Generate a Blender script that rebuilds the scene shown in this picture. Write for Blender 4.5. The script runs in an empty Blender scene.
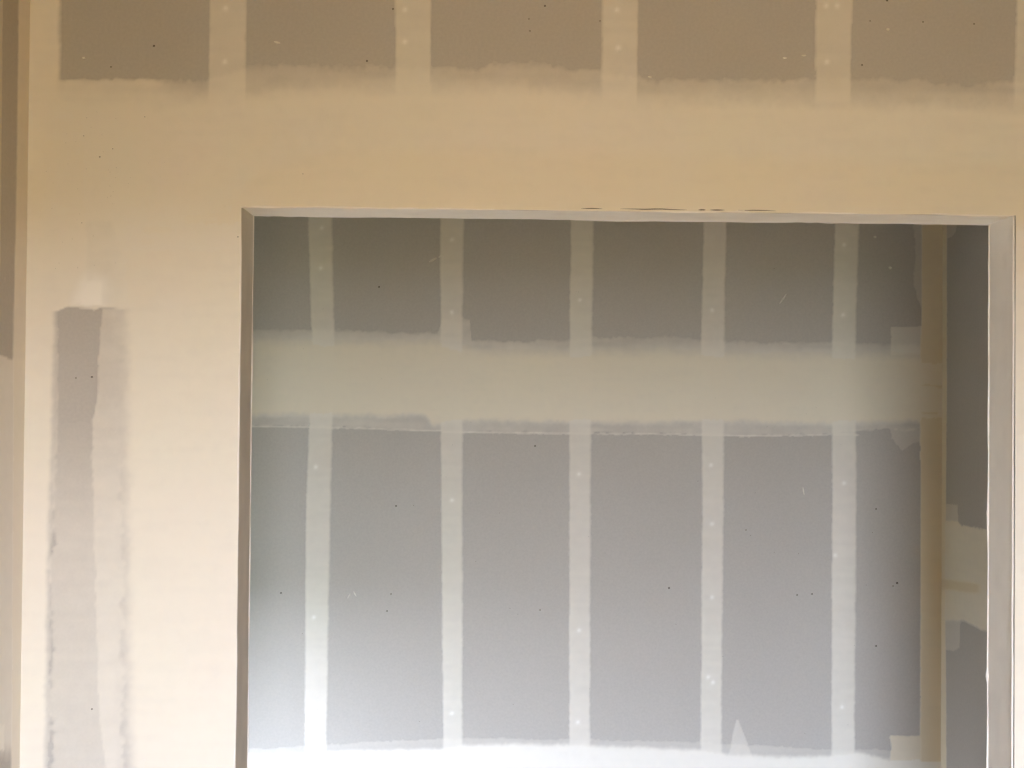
import bpy, math
import numpy as np
from mathutils import Matrix, Vector

S = bpy.context.scene
COL = S.collection
# ------------------------------------------------------------------ measures (metres), camera, light, exposure
XC,XL,XR,ZT,TH,D,XR2=-0.90255,-0.48254,1.0575,1.8756,0.11541,1.29562,1.42032
CAM_LOC=(0.00838,-2.31671,1.5)
CAM_R=(0.999761, -0.020196, 0.008349)
CAM_U=(-0.008607, -0.012719, 0.999882)
CAM_F=(0.020087, 0.999715, 0.01289)
LENS=41.1328

CEIL = 2.62                      # ceiling height
REAR = -3.7                      # wall behind the camera
EAST = 2.6                       # right hand wall of the near room
WIN = (-0.12, 0.90, 0.06, 1.84)  # window in the wall behind the camera: x0, x1, z0, z1
FAR_W = -3.50                    # left hand wall of the far room
FILL_WIN = (-3.20, -1.52, 0.08, 0.95) # unseen low window, added to light the far room from the left: x0, x1, z0, z1

cam = bpy.data.cameras.new('camera')
cam.sensor_fit = 'HORIZONTAL'; cam.sensor_width = 36.0; cam.lens = LENS; cam.clip_start = 0.02
camo = bpy.data.objects.new('camera', cam); COL.objects.link(camo)
m = Matrix.Identity(4)
for i in range(3):
    m[i][0] = CAM_R[i]; m[i][1] = CAM_U[i]; m[i][2] = -CAM_F[i]; m[i][3] = CAM_LOC[i]
camo.matrix_world = m
S.camera = camo

S.view_settings.view_transform = 'Standard'
S.view_settings.look = 'None'
S.view_settings.gamma = 1.0
S.view_settings.use_curve_mapping = False
S.view_settings.exposure = 2.63

w = bpy.data.worlds.new('overcast_sky'); S.world = w; w.use_nodes = True
nt = w.node_tree; nt.nodes.clear()
out = nt.nodes.new('ShaderNodeOutputWorld'); bg = nt.nodes.new('ShaderNodeBackground')
tc = nt.nodes.new('ShaderNodeTexCoord'); sx = nt.nodes.new('ShaderNodeSeparateXYZ'); cr = nt.nodes.new('ShaderNodeValToRGB')
nt.links.new(tc.outputs['Generated'], sx.inputs[0]); nt.links.new(sx.outputs['Z'], cr.inputs['Fac'])
cr.color_ramp.elements[0].position = 0.0; cr.color_ramp.elements[0].color = (0.80, 0.895, 1.12, 1)
cr.color_ramp.elements[1].position = 0.9; cr.color_ramp.elements[1].color = (0.50, 0.70, 1.10, 1)
nt.links.new(cr.outputs['Color'], bg.inputs['Color']); bg.inputs['Strength'].default_value = 9.0
nt.links.new(bg.outputs[0], out.inputs[0])

for wn_, y_ in ((WIN, REAR - 0.02), (FILL_WIN, 0.03)):     # portals: they guide the sky's light, they give none
    pl = bpy.data.lights.new('window_portal', 'AREA'); pl.shape = 'RECTANGLE'
    pl.size = wn_[1] - wn_[0]; pl.size_y = wn_[3] - wn_[2]; pl.cycles.is_portal = True
    plo = bpy.data.objects.new('window_portal', pl); COL.objects.link(plo)
    plo.location = ((wn_[0] + wn_[1]) / 2, y_, (wn_[2] + wn_[3]) / 2)
    plo.rotation_euler = (math.radians(90), 0, 0)      # -Z of the light points to +Y, into the room

S.cycles.max_bounces = 10
S.cycles.diffuse_bounces = 8

# ------------------------------------------------------------------ materials
def newmat(name):
    mt = bpy.data.materials.new(name); mt.use_nodes = True
    n = mt.node_tree; b = n.nodes['Principled BSDF']
    b.inputs['Roughness'].default_value = 0.85
    b.inputs['Specular IOR Level'].default_value = 0.2
    return mt, n, b

def mixc(n, a, b, f, blend='MIX'):
    x = n.nodes.new('ShaderNodeMix'); x.data_type = 'RGBA'; x.blend_type = blend
    for sock, v in ((x.inputs[0], f), (x.inputs[6], a), (x.inputs[7], b)):
        if isinstance(v, (tuple, list)): sock.default_value = (*v, 1) if len(v) == 3 else v
        elif isinstance(v, (int, float)): sock.default_value = v
        else: n.links.new(v, sock)
    return x.outputs[2]

def mathn(n, op, a, b=None, clamp=False):
    x = n.nodes.new('ShaderNodeMath'); x.operation = op; x.use_clamp = clamp
    for i, v in enumerate((a, b)):
        if v is None: continue
        if isinstance(v, (int, float)): x.inputs[i].default_value = v
        else: n.links.new(v, x.inputs[i])
    return x.outputs[0]

def noise(n, scale, detail=3.0, stretch=None, rough=0.55):
    t = n.nodes.new('ShaderNodeTexCoord'); v = t.outputs['Object']
    if stretch:
        mp = n.nodes.new('ShaderNodeMapping'); mp.inputs['Scale'].default_value = stretch
        n.links.new(v, mp.inputs[0]); v = mp.outputs[0]
    x = n.nodes.new('ShaderNodeTexNoise'); x.inputs['Scale'].default_value = scale
    x.inputs['Detail'].default_value = detail; x.inputs['Roughness'].default_value = rough
    n.links.new(v, x.inputs['Vector']); return x.outputs['Fac']

def bump(n, b, h, strength, dist):
    x = n.nodes.new('ShaderNodeBump'); x.inputs['Strength'].default_value = strength; x.inputs['Distance'].default_value = dist
    n.links.new(h, x.inputs['Height']); n.links.new(x.outputs[0], b.inputs['Normal'])

PAPER = (0.463, 0.428, 0.37)
MUD = (0.77, 0.714, 0.605)
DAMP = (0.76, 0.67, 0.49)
PALE = (0.92, 0.885, 0.81)

def paper_colour(n):
    f = noise(n, 1.7, 2); g = noise(n, 160, 2)
    c = mixc(n, tuple(x * .95 for x in PAPER), tuple(x * 1.05 for x in PAPER), f)
    k = mathn(n, 'ADD', mathn(n, 'MULTIPLY', g, 0.16), 0.92)
    return mixc(n, c, k, 1.0, 'MULTIPLY')

M = {}
M['paper'], n, b = newmat('grey_board_paper')
n.links.new(paper_colour(n), b.inputs['Base Color']); bump(n, b, noise(n, 300, 2), .12, .001)

def mud_mat(name):
    mt, n, b = newmat(name)
    at = n.nodes.new('ShaderNodeAttribute'); at.attribute_name = 'thick'
    ac = n.nodes.new('ShaderNodeAttribute'); ac.attribute_name = 'coat'
    hue = noise(n, 2.6, 2)
    mud = mixc(n, (MUD[0] * 1.015, MUD[1] * .975, MUD[2] * 1.0), (MUD[0] * .985, MUD[1] * 1.02, MUD[2] * .97), hue)
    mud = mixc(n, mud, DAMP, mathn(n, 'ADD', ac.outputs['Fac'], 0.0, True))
    mud = mixc(n, mud, (0.56, 0.43, 0.22), mathn(n, 'SUBTRACT', ac.outputs['Fac'], 1.0, True))  # brown of the tape line; also paints the far corner's shade
    mud = mixc(n, mud, PALE, mathn(n, 'MULTIPLY', ac.outputs['Fac'], -1.0, True))
    fine = noise(n, 45, 4, (1, 1, 1))
    t = mathn(n, 'ADD', at.outputs['Fac'], mathn(n, 'MULTIPLY', mathn(n, 'SUBTRACT', fine, .5), .14), True)
    c = mixc(n, paper_colour(n), mud, t)
    n.links.new(c, b.inputs['Base Color'])
    bump(n, b, noise(n, 38, 5, (1, 1, 1)), .16, .002)
    return mt
M['mud'] = mud_mat('joint_compound')

def plain(name, col, var=.06, scale=12, rough=.85, bstr=.1, stretch=None):
    mt, n, b = newmat(name); b.inputs['Roughness'].default_value = rough
    f = noise(n, scale, 4, stretch)
    n.links.new(mixc(n, tuple(x * (1 - var) for x in col), tuple(min(1, x * (1 + var)) for x in col), f), b.inputs['Base Color'])
    bump(n, b, f, bstr, .002); M[name] = mt; return mt
plain('bead_mud', (0.84, 0.78, 0.69), .05, 60)
plain('bead_paper', (0.80, 0.76, 0.74), .04, 40)
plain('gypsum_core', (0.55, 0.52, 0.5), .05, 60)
plain('stud_timber', (0.42, 0.29, 0.17), .15, 9, stretch=(1, 1, 8))
plain('subfloor_board', (0.41, 0.262, 0.107), .22, 30, stretch=(1, 3, 1))
plain('ceiling_board', (0.48, 0.343, 0.187), .04, 3)
plain('low_bounce_brown', (0.20, 0.14, 0.09), .1, 8)  # dark brown so the unseen far room surfaces bounce less light
plain('far_floor', (0.12, 0.095, 0.065), .1, 8)  # unseen far floor, darkened to keep its bounce off the walls
plain('lawn_green', (0.085, 0.10, 0.045), .25, 6)
plain('dirt_ground', (0.27, 0.176, 0.07), .2, 2)
plain('vinyl_white', (0.8, 0.8, 0.8), .02, 10, .4)
plain('pinhole_dark', (0.10, 0.08, 0.06), .1, 50)
plain('scuff_chalk', (0.70, 0.66, 0.57), .05, 80)

# ------------------------------------------------------------------ mesh helpers
def add(name, verts, faces, mat, parent=None, smooth=False):
    me = bpy.data.meshes.new(name); me.from_pydata([tuple(v) for v in verts], [], faces); me.update()
    if smooth: me.polygons.foreach_set('use_smooth', [True] * len(me.polygons))
    me.materials.append(M[mat]); o = bpy.data.objects.new(name, me); COL.objects.link(o)
    if parent: o.parent = parent
    return o

BOXF = [(0, 1, 3, 2), (4, 6, 7, 5), (0, 4, 5, 1), (2, 3, 7, 6), (0, 2, 6, 4), (1, 5, 7, 3)]
def boxes(name, lst, mat, parent=None):
    V, Fc = [], []
    for x0, x1, y0, y1, z0, z1 in lst:
        k = len(V)
        V += [(x, y, z) for x in (x0, x1) for y in (y0, y1) for z in (z0, z1)]
        Fc += [tuple(k + i for i in f) for f in BOXF]
    return add(name, V, Fc, mat, parent)

def structure(o, label, cat):
    o['kind'] = 'structure'; o['label'] = label; o['category'] = cat; return o

BT = 0.0127     # board thickness
GAP = 0.0015    # half the gap between two boards

# ------------------------------------------------------------------ compound: one thickness field per wall, cut up by piece
def value_noise(A, Z, sa, sz, seed):
    """smooth 2-D value noise in 0..1, cells of size sa x sz metres"""
    rng = np.random.default_rng(seed); R = rng.random((257, 257))
    x = A / sa + 60.3; y = Z / sz + 60.7
    i = np.floor(x).astype(int); j = np.floor(y).astype(int); fx = x - i; fy = y - j
    fx = fx * fx * (3 - 2 * fx); fy = fy * fy * (3 - 2 * fy)
    g = lambda a, b: R[a % 257, b % 257]
    return (g(i, j) * (1 - fx) + g(i + 1, j) * fx) * (1 - fy) + (g(i, j + 1) * (1 - fx) + g(i + 1, j + 1) * fx) * fy

def sstep(x):
    x = np.clip(x, 0, 1); return x * x * (3 - 2 * x)

def edge(pts, along, fallback_span):
    p = sorted(pts); xs = [q[0] for q in p]; ys = [q[1] for q in p]
    return np.interp(along, xs, ys)

def piece_mask(p, A, Z, k):
    wob = p['wob']; fl, fr, fb, ft = p['f']
    def wv(s): return (value_noise(A, Z, .035, .035, 100 * k + s) - .5) * 2 * wob + (value_noise(A, Z, .009, .009, 100 * k + s + 1) - .5) * 2 * wob
    dl = A - edge(p['l'], Z, 0) + wv(1); dr = edge(p['r'], Z, 0) - A + wv(3)
    db = Z - edge(p['b'], A, 0) + wv(5); dt = edge(p['t'], A, 0) - Z + wv(7)
    return sstep(dl / fl) * sstep(dr / fr) * sstep(db / fb) * sstep(dt / ft)

def axis(lo, hi, vlo, vhi, fine, coarse, extra=()):
    """grid lines: fine inside the part of the wall in view, coarse beyond"""
    vlo = max(lo, vlo); vhi = min(hi, vhi); g = [lo, hi, *extra]
    g += list(np.linspace(vlo, vhi, max(2, int(round((vhi - vlo) / fine)) + 1)))
    if vlo > lo: g += list(np.linspace(lo, vlo, max(2, int((vlo - lo) / coarse) + 1)))
    if hi > vhi: g += list(np.linspace(vhi, hi, max(2, int((hi - vhi) / coarse) + 1)))
    g = np.unique(np.round(np.array(g), 5)); keep = [g[0]]
    ex = set(np.round(np.array([lo, hi, *extra]), 5).tolist())
    for v in g[1:]:
        if v - keep[-1] < fine * .45:
            if v in ex and keep[-1] not in ex: keep[-1] = v
            elif v in ex: keep.append(v)
            continue
        keep.append(v)
    return np.array(keep)

def compound(key, parent, to_world, ga, gz, hole=None, seed=1):
    A, Z = np.meshgrid(ga, gz, indexing='ij')
    Ac, Zc = np.meshgrid((ga[1:] + ga[:-1]) / 2, (gz[1:] + gz[:-1]) / 2, indexing='ij')
    streak = value_noise(A, Z, .09, .012, seed + 900) * .5 + value_noise(A, Z, .02, .02, seed + 901) * .3 + value_noise(A, Z, .3, .2, seed + 902) * .2
    streakc = value_noise(Ac, Zc, .09, .012, seed + 900) * .5 + value_noise(Ac, Zc, .02, .02, seed + 901) * .3 + value_noise(Ac, Zc, .3, .2, seed + 902) * .2
    T = np.zeros_like(A); C = np.zeros_like(A); Tc = np.zeros_like(Ac); own = np.full(Ac.shape, -1)
    P = PIECES[key]
    for k, p in enumerate(P):
        mk = piece_mask(p, A, Z, seed * 50 + k); t = p['thick'] * mk * (1 - p['blot'] * (streak - .35))
        C = np.where((t > T) | (p['thick'] > 1.01), C * (1 - mk) + p['coat'] * mk, C); T = np.where(p['thick'] > 1.01, np.maximum(T, t), T + np.minimum(t, 1) * (1 - np.minimum(T, 1)))
        mc = piece_mask(p, Ac, Zc, seed * 50 + k); tcn = p['thick'] * mc * (1 - p['blot'] * (streakc - .35))
        own = np.where((tcn > Tc) & (tcn > .02), k, own); Tc = np.maximum(Tc, tcn)
    nP = len(P); bumpy = np.zeros_like(A)
    for q, dd in enumerate(DABS[key]):
        r = np.hypot(A - dd['c'][0], Z - dd['c'][1]); r = r * (1 + .35 * (value_noise(A, Z, .008, .008, seed + q) - .5))
        g = np.exp(-(r / (dd['rad'] * .62)) ** 2)
        T = np.minimum(1.05, T + 1.7 * dd['thick'] * g); C = C * (1 - g) + dd['coat'] * g; bumpy += g
        own = np.where(np.hypot(Ac - dd['c'][0], Zc - dd['c'][1]) < dd['rad'], nP + q, own)
    if hole:
        own = np.where((Ac > hole[0]) & (Ac < hole[1]) & (Zc < hole[2]), -1, own)
    H = -.0003 + .006 * np.minimum(T, .1) + .0010 * T + .0006 * bumpy
    ids = np.arange(A.size).reshape(A.shape)
    quads = np.stack([ids[:-1, :-1], ids[1:, :-1], ids[1:, 1:], ids[:-1, 1:]], -1)
    X = to_world(A.ravel(), Z.ravel(), H.ravel())
    made = {}
    for k in range(nP + len(DABS[key])):
        sel = own == k
        if not sel.any(): continue
        q = quads[sel]; used, inv = np.unique(q, return_inverse=True); q = inv.reshape(q.shape)
        name = P[k]['name'] if k < nP else 'screw_patch'
        me = bpy.data.meshes.new(name)
        me.vertices.add(len(used)); me.vertices.foreach_set('co', X[used].astype(np.float32).ravel())
        me.loops.add(q.size); me.loops.foreach_set('vertex_index', q.astype(np.int32).ravel())
        me.polygons.add(len(q)); me.polygons.foreach_set('loop_start', np.arange(0, q.size, 4, dtype=np.int32))
        me.update(calc_edges=True)
        me.polygons.foreach_set('use_smooth', np.ones(len(q), bool))
        for an, arr in (('thick', T), ('coat', C)):
            a_ = me.attributes.new(an, 'FLOAT', 'POINT'); a_.data.foreach_set('value', arr.ravel()[used].astype(np.float32))
        me.materials.append(M['mud'])
        o = bpy.data.objects.new(name, me); COL.objects.link(o); o.parent = parent
        if k < nP and P[k]['label']: o['label'] = P[k]['label']
        made[k] = o
    # a dab lying on a strip belongs to that strip
    strips = [(k, made[k]) for k in made if k < nP and P[k]['name'] == 'screw_strip']
    for q, dd in enumerate(DABS[key]):
        o = made.get(nP + q)
        if not o: continue
        for k, s in strips:
            p = P[k]; a, z = dd['c']
            if edge(p['l'], z, 0) - .01 < a < edge(p['r'], z, 0) + .01 and edge(p['b'], a, 0) < z < edge(p['t'], a, 0): o.parent = s
    return T

def marks(key, parent, to_world):
    """pinholes as shallow dark cones set in the surface, scuffs as small raised chips of compound"""
    V, Fc = [], []
    for a, z, r in SPECKS.get(key, []):
        k = len(V); n = 8
        pts = [(a + r * math.cos(i * 2 * math.pi / n) * (1.15 if i % 2 else .9), z + r * math.sin(i * 2 * math.pi / n) * (1 if i % 3 else .8)) for i in range(n)]
        W = to_world(np.array([q[0] for q in pts] + [a]), np.array([q[1] for q in pts] + [z]), np.array([.0004] * n + [.0024]))
        V += W.tolist(); Fc += [(k + i, k + (i + 1) % n, k + n) for i in range(n)]
    if V:
        o = add('pinholes', V, Fc, 'pinhole_dark', parent); o['kind'] = 'stuff'
    for a, z, la, lb, an in SCUFFS.get(key, []):
        c, s = math.cos(math.radians(an)), math.sin(math.radians(an)); n = 8
        ring = [(la * math.cos(t) * (1 + .2 * math.sin(3 * t)), lb * math.sin(t)) for t in (i * 2 * math.pi / n for i in range(n))]
        rr = [(a + c * u - s * v, z + s * u + c * v) for u, v in ring]; r2 = [(a + .6 * (c * u - s * v), z + .6 * (s * u + c * v)) for u, v in ring]
        W = to_world(np.array([q[0] for q in rr + r2]), np.array([q[1] for q in rr + r2]), np.array([0.0] * n + [.0025] * n))
        add('scuff', W.tolist(), [(i, (i + 1) % n, n + (i + 1) % n, n + i) for i in range(n)] + [tuple(range(n, 2 * n))], 'scuff_chalk', parent)

PIECES={'front': [{'name': 'corner_compound',
            'l': [(2.2771, -1.0391)],
            'r': [(0.7706, -0.8469), (1.0204, -0.8483), (1.2552, -0.8456), (1.4514, -0.8424), (1.6638, -0.8413), (1.688, -0.7771), (2.0591, -0.7819), (2.0861, -0.8371),
                  (2.1257, -0.8366), (2.3991, -0.8393)],
            'b': [(0, -9)],
            't': [(0, 9)],
            'f': (0.004, 0.012, 0.004, 0.004),
            'thick': 1,
            'wob': 0.0015,
            'coat': 0.1,
            'blot': 0.15,
            'label': None},
           {'name': 'screw_strip',
            'l': [(2.0761, -0.5525), (2.2845, -0.552)],
            'r': [(2.0771, -0.4748), (2.2857, -0.4752)],
            'b': [(-0.9579, 2.0568), (1.0768, 2.0839)],
            't': [(0, 9)],
            'f': (0.007, 0.004, 0.03, 0.01),
            'thick': 0.68,
            'wob': 0.001,
            'coat': 0.0,
            'blot': 0.25,
            'label': None},
           {'name': 'screw_strip',
            'l': [(2.081, -0.1837), (2.2901, -0.1857)],
            'r': [(2.082, -0.1094), (2.2913, -0.1094)],
            'b': [(-0.9579, 2.0568), (1.0768, 2.0839)],
            't': [(0, 9)],
            'f': (0.007, 0.004, 0.03, 0.01),
            'thick': 0.68,
            'wob': 0.001,
            'coat': 0.0,
            'blot': 0.25,
            'label': None},
           {'name': 'screw_strip',
            'l': [(2.0865, 0.2254), (2.2964, 0.2249)],
            'r': [(2.0876, 0.3012), (2.2975, 0.3017)],
            'b': [(-0.9579, 2.0568), (1.0768, 2.0839)],
            't': [(0, 9)],
            'f': (0.007, 0.004, 0.03, 0.01),
            'thick': 0.68,
            'wob': 0.001,
            'coat': 0.0,
            'blot': 0.25,
            'label': None},
           {'name': 'screw_strip',
            'l': [(2.0923, 0.6525), (2.3029, 0.6535)],
            'r': [(2.0933, 0.7278), (2.3041, 0.7319)],
            'b': [(-0.9579, 2.0568), (1.0768, 2.0839)],
            't': [(0, 9)],
            'f': (0.007, 0.004, 0.03, 0.01),
            'thick': 0.68,
            'wob': 0.001,
            'coat': 0.0,
            'blot': 0.25,
            'label': None},
           {'name': 'screw_strip',
            'l': [(2.0976, 1.0524), (2.3091, 1.0589)],
            'r': [(2.0988, 1.1374), (2.3103, 1.141)],
            'b': [(-0.9579, 2.0568), (1.0768, 2.0839)],
            't': [(0, 9)],
            'f': (0.007, 0.004, 0.03, 0.01),
            'thick': 0.68,
            'wob': 0.001,
            'coat': 0.0,
            'blot': 0.25,
            'label': None},
           {'name': 'screw_strip',
            'l': [(0.7753, 1.5076), (2.3159, 1.507)],
            'r': [(0.7755, 1.5886), (2.3172, 1.5887)],
            'b': [(0, -9)],
            't': [(0, 9)],
            'f': (0.007, 0.007, 0.03, 0.01),
            'thick': 0.68,
            'wob': 0.001,
            'coat': 0.0,
            'blot': 0.25,
            'label': None},
           {'name': 'screw_strip',
            'l': [(0.7762, 1.9218), (2.3223, 1.9247)],
            'r': [(0.7763, 2.0033), (2.3236, 2.007)],
            'b': [(0, -9)],
            't': [(0, 9)],
            'f': (0.007, 0.007, 0.03, 0.01),
            'thick': 0.68,
            'wob': 0.001,
            'coat': 0.0,
            'blot': 0.25,
            'label': None},
           {'name': 'skim_coat',
            'l': [(2.0424, -0.8502), (2.1809, -0.852)],
            'r': [(0, 9)],
            'b': [(-0.9579, 2.0568), (1.0768, 2.0839)],
            't': [(-0.8806, 2.1211), (-0.8376, 2.1237), (-0.7044, 2.1295), (-0.616, 2.1268), (-0.5532, 2.1316), (-0.4747, 2.1545), (-0.3703, 2.162), (-0.1864, 2.1606),
                  (-0.1091, 2.1577), (-0.0636, 2.1643), (-0.0179, 2.157), (0.0118, 2.1714), (0.0654, 2.1761), (0.1152, 2.1708), (0.1651, 2.1596), (0.2229, 2.1624),
                  (0.3028, 2.1435), (0.3448, 2.1401), (0.4047, 2.1409), (0.4647, 2.1458), (0.6512, 2.1504), (0.7316, 2.1495), (0.8867, 2.1496), (0.9372, 2.1403), (0.9977, 2.1431),
                  (1.0523, 2.1499), (1.1495, 2.1493)],
            'f': (0.004, 0.004, 0.03, 0.012),
            'thick': 0.42,
            'wob': 0.005,
            'coat': 0.0,
            'blot': 1.0,
            'label': None},
           {'name': 'skim_coat',
            'l': [(2.0425, -0.8443), (2.181, -0.8462)],
            'r': [(2.0463, -0.5561), (2.1642, -0.6361)],
            'b': [(-0.9579, 2.0568), (1.0768, 2.0839)],
            't': [(-0.8806, 2.1231), (-0.8376, 2.1237), (-0.7044, 2.1295), (-0.616, 2.1268), (-0.5375, 2.1378)],
            'f': (0.004, 0.06, 0.02, 0.006),
            'thick': 0.7,
            'wob': 0.003,
            'coat': 0.0,
            'blot': 0.4,
            'label': None},
           {'name': 'joint_band',
            'l': [(1.7855, -0.8761), (2.1805, -0.8814)],
            'r': [(0, 9)],
            'b': [(-0.8963, 1.8346), (-0.7399, 1.8344), (-0.7097, 1.7676), (1.1503, 1.7876)],
            't': [(-0.9001, 2.1208), (-0.7434, 2.1111), (-0.5472, 2.1257), (-0.3701, 2.1441), (-0.113, 2.1477), (0.0656, 2.1542), (0.3049, 2.1336), (0.5449, 2.1369),
                  (0.7458, 2.1336), (1.0483, 2.1338), (1.1495, 2.1332)],
            'f': (0.02, 0.01, 0.02, 0.06),
            'thick': 1,
            'wob': 0.003,
            'coat': 0.0,
            'blot': 0.15,
            'label': None},
           {'name': 'header_compound',
            'l': [(1.8071, -0.7102), (2.0444, -0.7034)],
            'r': [(1.8286, 1.2312), (2.0698, 1.2307)],
            'b': [(-0.9549, 1.8398), (1.0774, 1.843)],
            't': [(-0.7397, 1.8166), (-0.603, 1.8577), (-0.5152, 1.9042), (-0.4568, 1.9584), (-0.3882, 1.993), (-0.2897, 2.0081), (-0.1316, 2.0141), (0.1463, 2.0137),
                  (0.4256, 2.0113), (0.7262, 2.0071), (1.0285, 2.0029), (1.1701, 1.9967)],
            'f': (0.04, 0.03, 0.002, 0.05),
            'thick': 1.02,
            'wob': 0.004,
            'coat': 0.38,
            'blot': 0.15,
            'label': 'yellower damp compound band over the opening'},
           {'name': 'jamb_compound',
            'l': [(0.7709, -0.7147), (1.0209, -0.7257), (1.256, -0.7306), (1.4523, -0.7331), (1.6097, -0.737), (1.6687, -0.7417), (1.7869, -0.7471), (1.8856, -0.7503)],
            'r': [(0.7716, -0.3555), (2.0885, -0.3695)],
            'b': [(0, -9)],
            't': [(-0.9557, 1.9029), (-0.3677, 1.9198)],
            'f': (0.05, 0.004, 0.01, 0.04),
            'thick': 1,
            'wob': 0.003,
            'coat': 0.15,
            'blot': 0.15,
            'label': None},
           {'name': 'jamb_compound',
            'l': [(0.7744, 1.0322), (1.9066, 1.0288)],
            'r': [(0.7748, 1.2331), (1.909, 1.231)],
            'b': [(0, -9)],
            't': [(0.8273, 1.8802), (1.434, 1.8832)],
            'f': (0.004, 0.03, 0.01, 0.04),
            'thick': 1,
            'wob': 0.003,
            'coat': 0.15,
            'blot': 0.15,
            'label': None},
           {'name': 'repair_patch',
            'l': [(1.6677, -0.8394), (2.1017, -0.851)],
            'r': [(1.6498, -0.6593), (2.1046, -0.6452)],
            'b': [(-0.855, 1.6695), (-0.8239, 1.6758), (-0.7964, 1.6701), (-0.769, 1.6665), (-0.7417, 1.6726), (-0.7085, 1.671)],
            't': [(-0.9583, 2.0864), (-0.5665, 2.0918)],
            'f': (0.01, 0.03, 0.005, 0.02),
            'thick': 0.93,
            'wob': 0.002,
            'coat': 0.0,
            'blot': 0.3,
            'label': 'blotchy pitted patch of compound above the bare strip'},
           {'name': 'screw_patch',
            'l': [(1.6678, -0.8316), (1.7665, -0.8094)],
            'r': [(1.6689, -0.7221), (1.7675, -0.7195)],
            'b': [(-0.8355, 1.6737), (-0.7183, 1.6748)],
            't': [(-0.8364, 1.7387), (-0.7878, 1.7589), (-0.7193, 1.7557)],
            'f': (0.04, 0.04, 0.004, 0.04),
            'thick': 1.03,
            'wob': 0.0015,
            'coat': -0.5,
            'blot': 0.15,
            'label': 'paler dab of compound at the top of the bare strip'},
           {'name': 'skim_coat',
            'l': [(0.7708, -0.7381), (0.9035, -0.7534), (1.099, -0.7598), (1.2557, -0.7657), (1.3931, -0.7714), (1.452, -0.7721), (1.511, -0.7631), (1.5897, -0.7602),
                  (1.6686, -0.7554)],
            'r': [(0.7709, -0.6875), (1.6888, -0.6989)],
            'b': [(0, -9)],
            't': [(-0.9526, 1.6745), (-0.5616, 1.6784)],
            'f': (0.005, 0.035, 0.01, 0.01),
            'thick': 0.5,
            'wob': 0.002,
            'coat': 0.0,
            'blot': 0.4,
            'label': None},
           {'name': 'skim_coat',
            'l': [(0.7706, -0.8624), (1.6871, -0.8748)],
            'r': [(0.7706, -0.843), (1.0204, -0.8444), (1.2161, -0.8431), (1.3533, -0.8352), (1.4908, -0.8331), (1.6678, -0.8374)],
            'b': [(0, -9)],
            't': [(-0.9526, 1.6745), (-0.5616, 1.6784)],
            'f': (0.01, 0.006, 0.01, 0.01),
            'thick': 0.35,
            'wob': 0.003,
            'coat': 0.0,
            'blot': 0.4,
            'label': None},
           {'name': 'skim_coat',
            'l': [(0.7706, -0.843), (1.6873, -0.8552)],
            'r': [(0.7709, -0.6972), (1.6887, -0.7087)],
            'b': [(0, -9)],
            't': [(-0.9502, 1.4996), (-0.5596, 1.5029)],
            'f': (0.01, 0.01, 0.01, 0.3),
            'thick': 0.45,  # paints the lower bare strip lighter, standing in for strong light
            'wob': 0.006,
            'coat': 0.0,
            'blot': 0.4,
            'label': None}],
 'back': [{'name': 'screw_strip',
           'l': [(0.4336, -0.9103), (1.1822, -0.91), (1.6733, -0.9067), (2.0271, -0.9231)],
           'r': [(0.4338, -0.8281), (1.1827, -0.8307), (1.674, -0.8272), (2.0281, -0.8374)],
           'b': [(0, -9)],
           't': [(0, 9)],
           'f': (0.008, 0.01, 0.004, 0.004),
           'thick': 0.74,
           'wob': 0.0012,
           'coat': 0.0,
           'blot': 0.25,
           'label': None},
          {'name': 'screw_strip',
           'l': [(0.4345, -0.549), (1.1846, -0.5524), (1.6767, -0.5392), (2.0313, -0.5552)],
           'r': [(0.4346, -0.4741), (1.1851, -0.4696), (1.6775, -0.4624), (2.0323, -0.4722)],
           'b': [(0, -9)],
           't': [(0, 9)],
           'f': (0.008, 0.01, 0.004, 0.004),
           'thick': 0.74,
           'wob': 0.0012,
           'coat': 0.0,
           'blot': 0.25,
           'label': None},
          {'name': 'screw_strip',
           'l': [(0.4355, -0.1249), (1.1873, -0.1379), (1.6804, -0.1439), (2.0359, -0.1487)],
           'r': [(0.4356, -0.0573), (1.1878, -0.064), (1.6811, -0.0684), (2.0368, -0.0685)],
           'b': [(0, -9)],
           't': [(0, 9)],
           'f': (0.008, 0.01, 0.004, 0.004),
           'thick': 0.74,
           'wob': 0.0012,
           'coat': 0.0,
           'blot': 0.25,
           'label': None},
          {'name': 'screw_strip',
           'l': [(0.4364, 0.2627), (1.1899, 0.2569), (1.6842, 0.2546), (2.0405, 0.2549)],
           'r': [(0.4366, 0.3352), (1.1904, 0.3311), (1.6849, 0.332), (2.0414, 0.334)],
           'b': [(0, -9)],
           't': [(0, 9)],
           'f': (0.008, 0.01, 0.004, 0.004),
           'thick': 0.74,
           'wob': 0.0012,
           'coat': 0.0,
           'blot': 0.25,
           'label': None},
          {'name': 'screw_strip',
           'l': [(0.4374, 0.669), (1.1926, 0.6689), (1.688, 0.6627), (2.0452, 0.6682)],
           'r': [(0.4376, 0.7418), (1.1931, 0.7435), (1.6888, 0.7436), (2.0461, 0.7477)],
           'b': [(0, -9)],
           't': [(0, 9)],
           'f': (0.008, 0.01, 0.004, 0.004),
           'thick': 0.74,
           'wob': 0.0012,
           'coat': 0.0,
           'blot': 0.25,
           'label': None},
          {'name': 'screw_strip',
           'l': [(0.4384, 1.0741), (1.1953, 1.0735), (1.6918, 1.0711), (2.0499, 1.0772)],
           'r': [(0.4385, 1.155), (1.1959, 1.1578), (1.6926, 1.1524), (2.0508, 1.1617)],
           'b': [(0, -9)],
           't': [(0, 9)],
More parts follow.
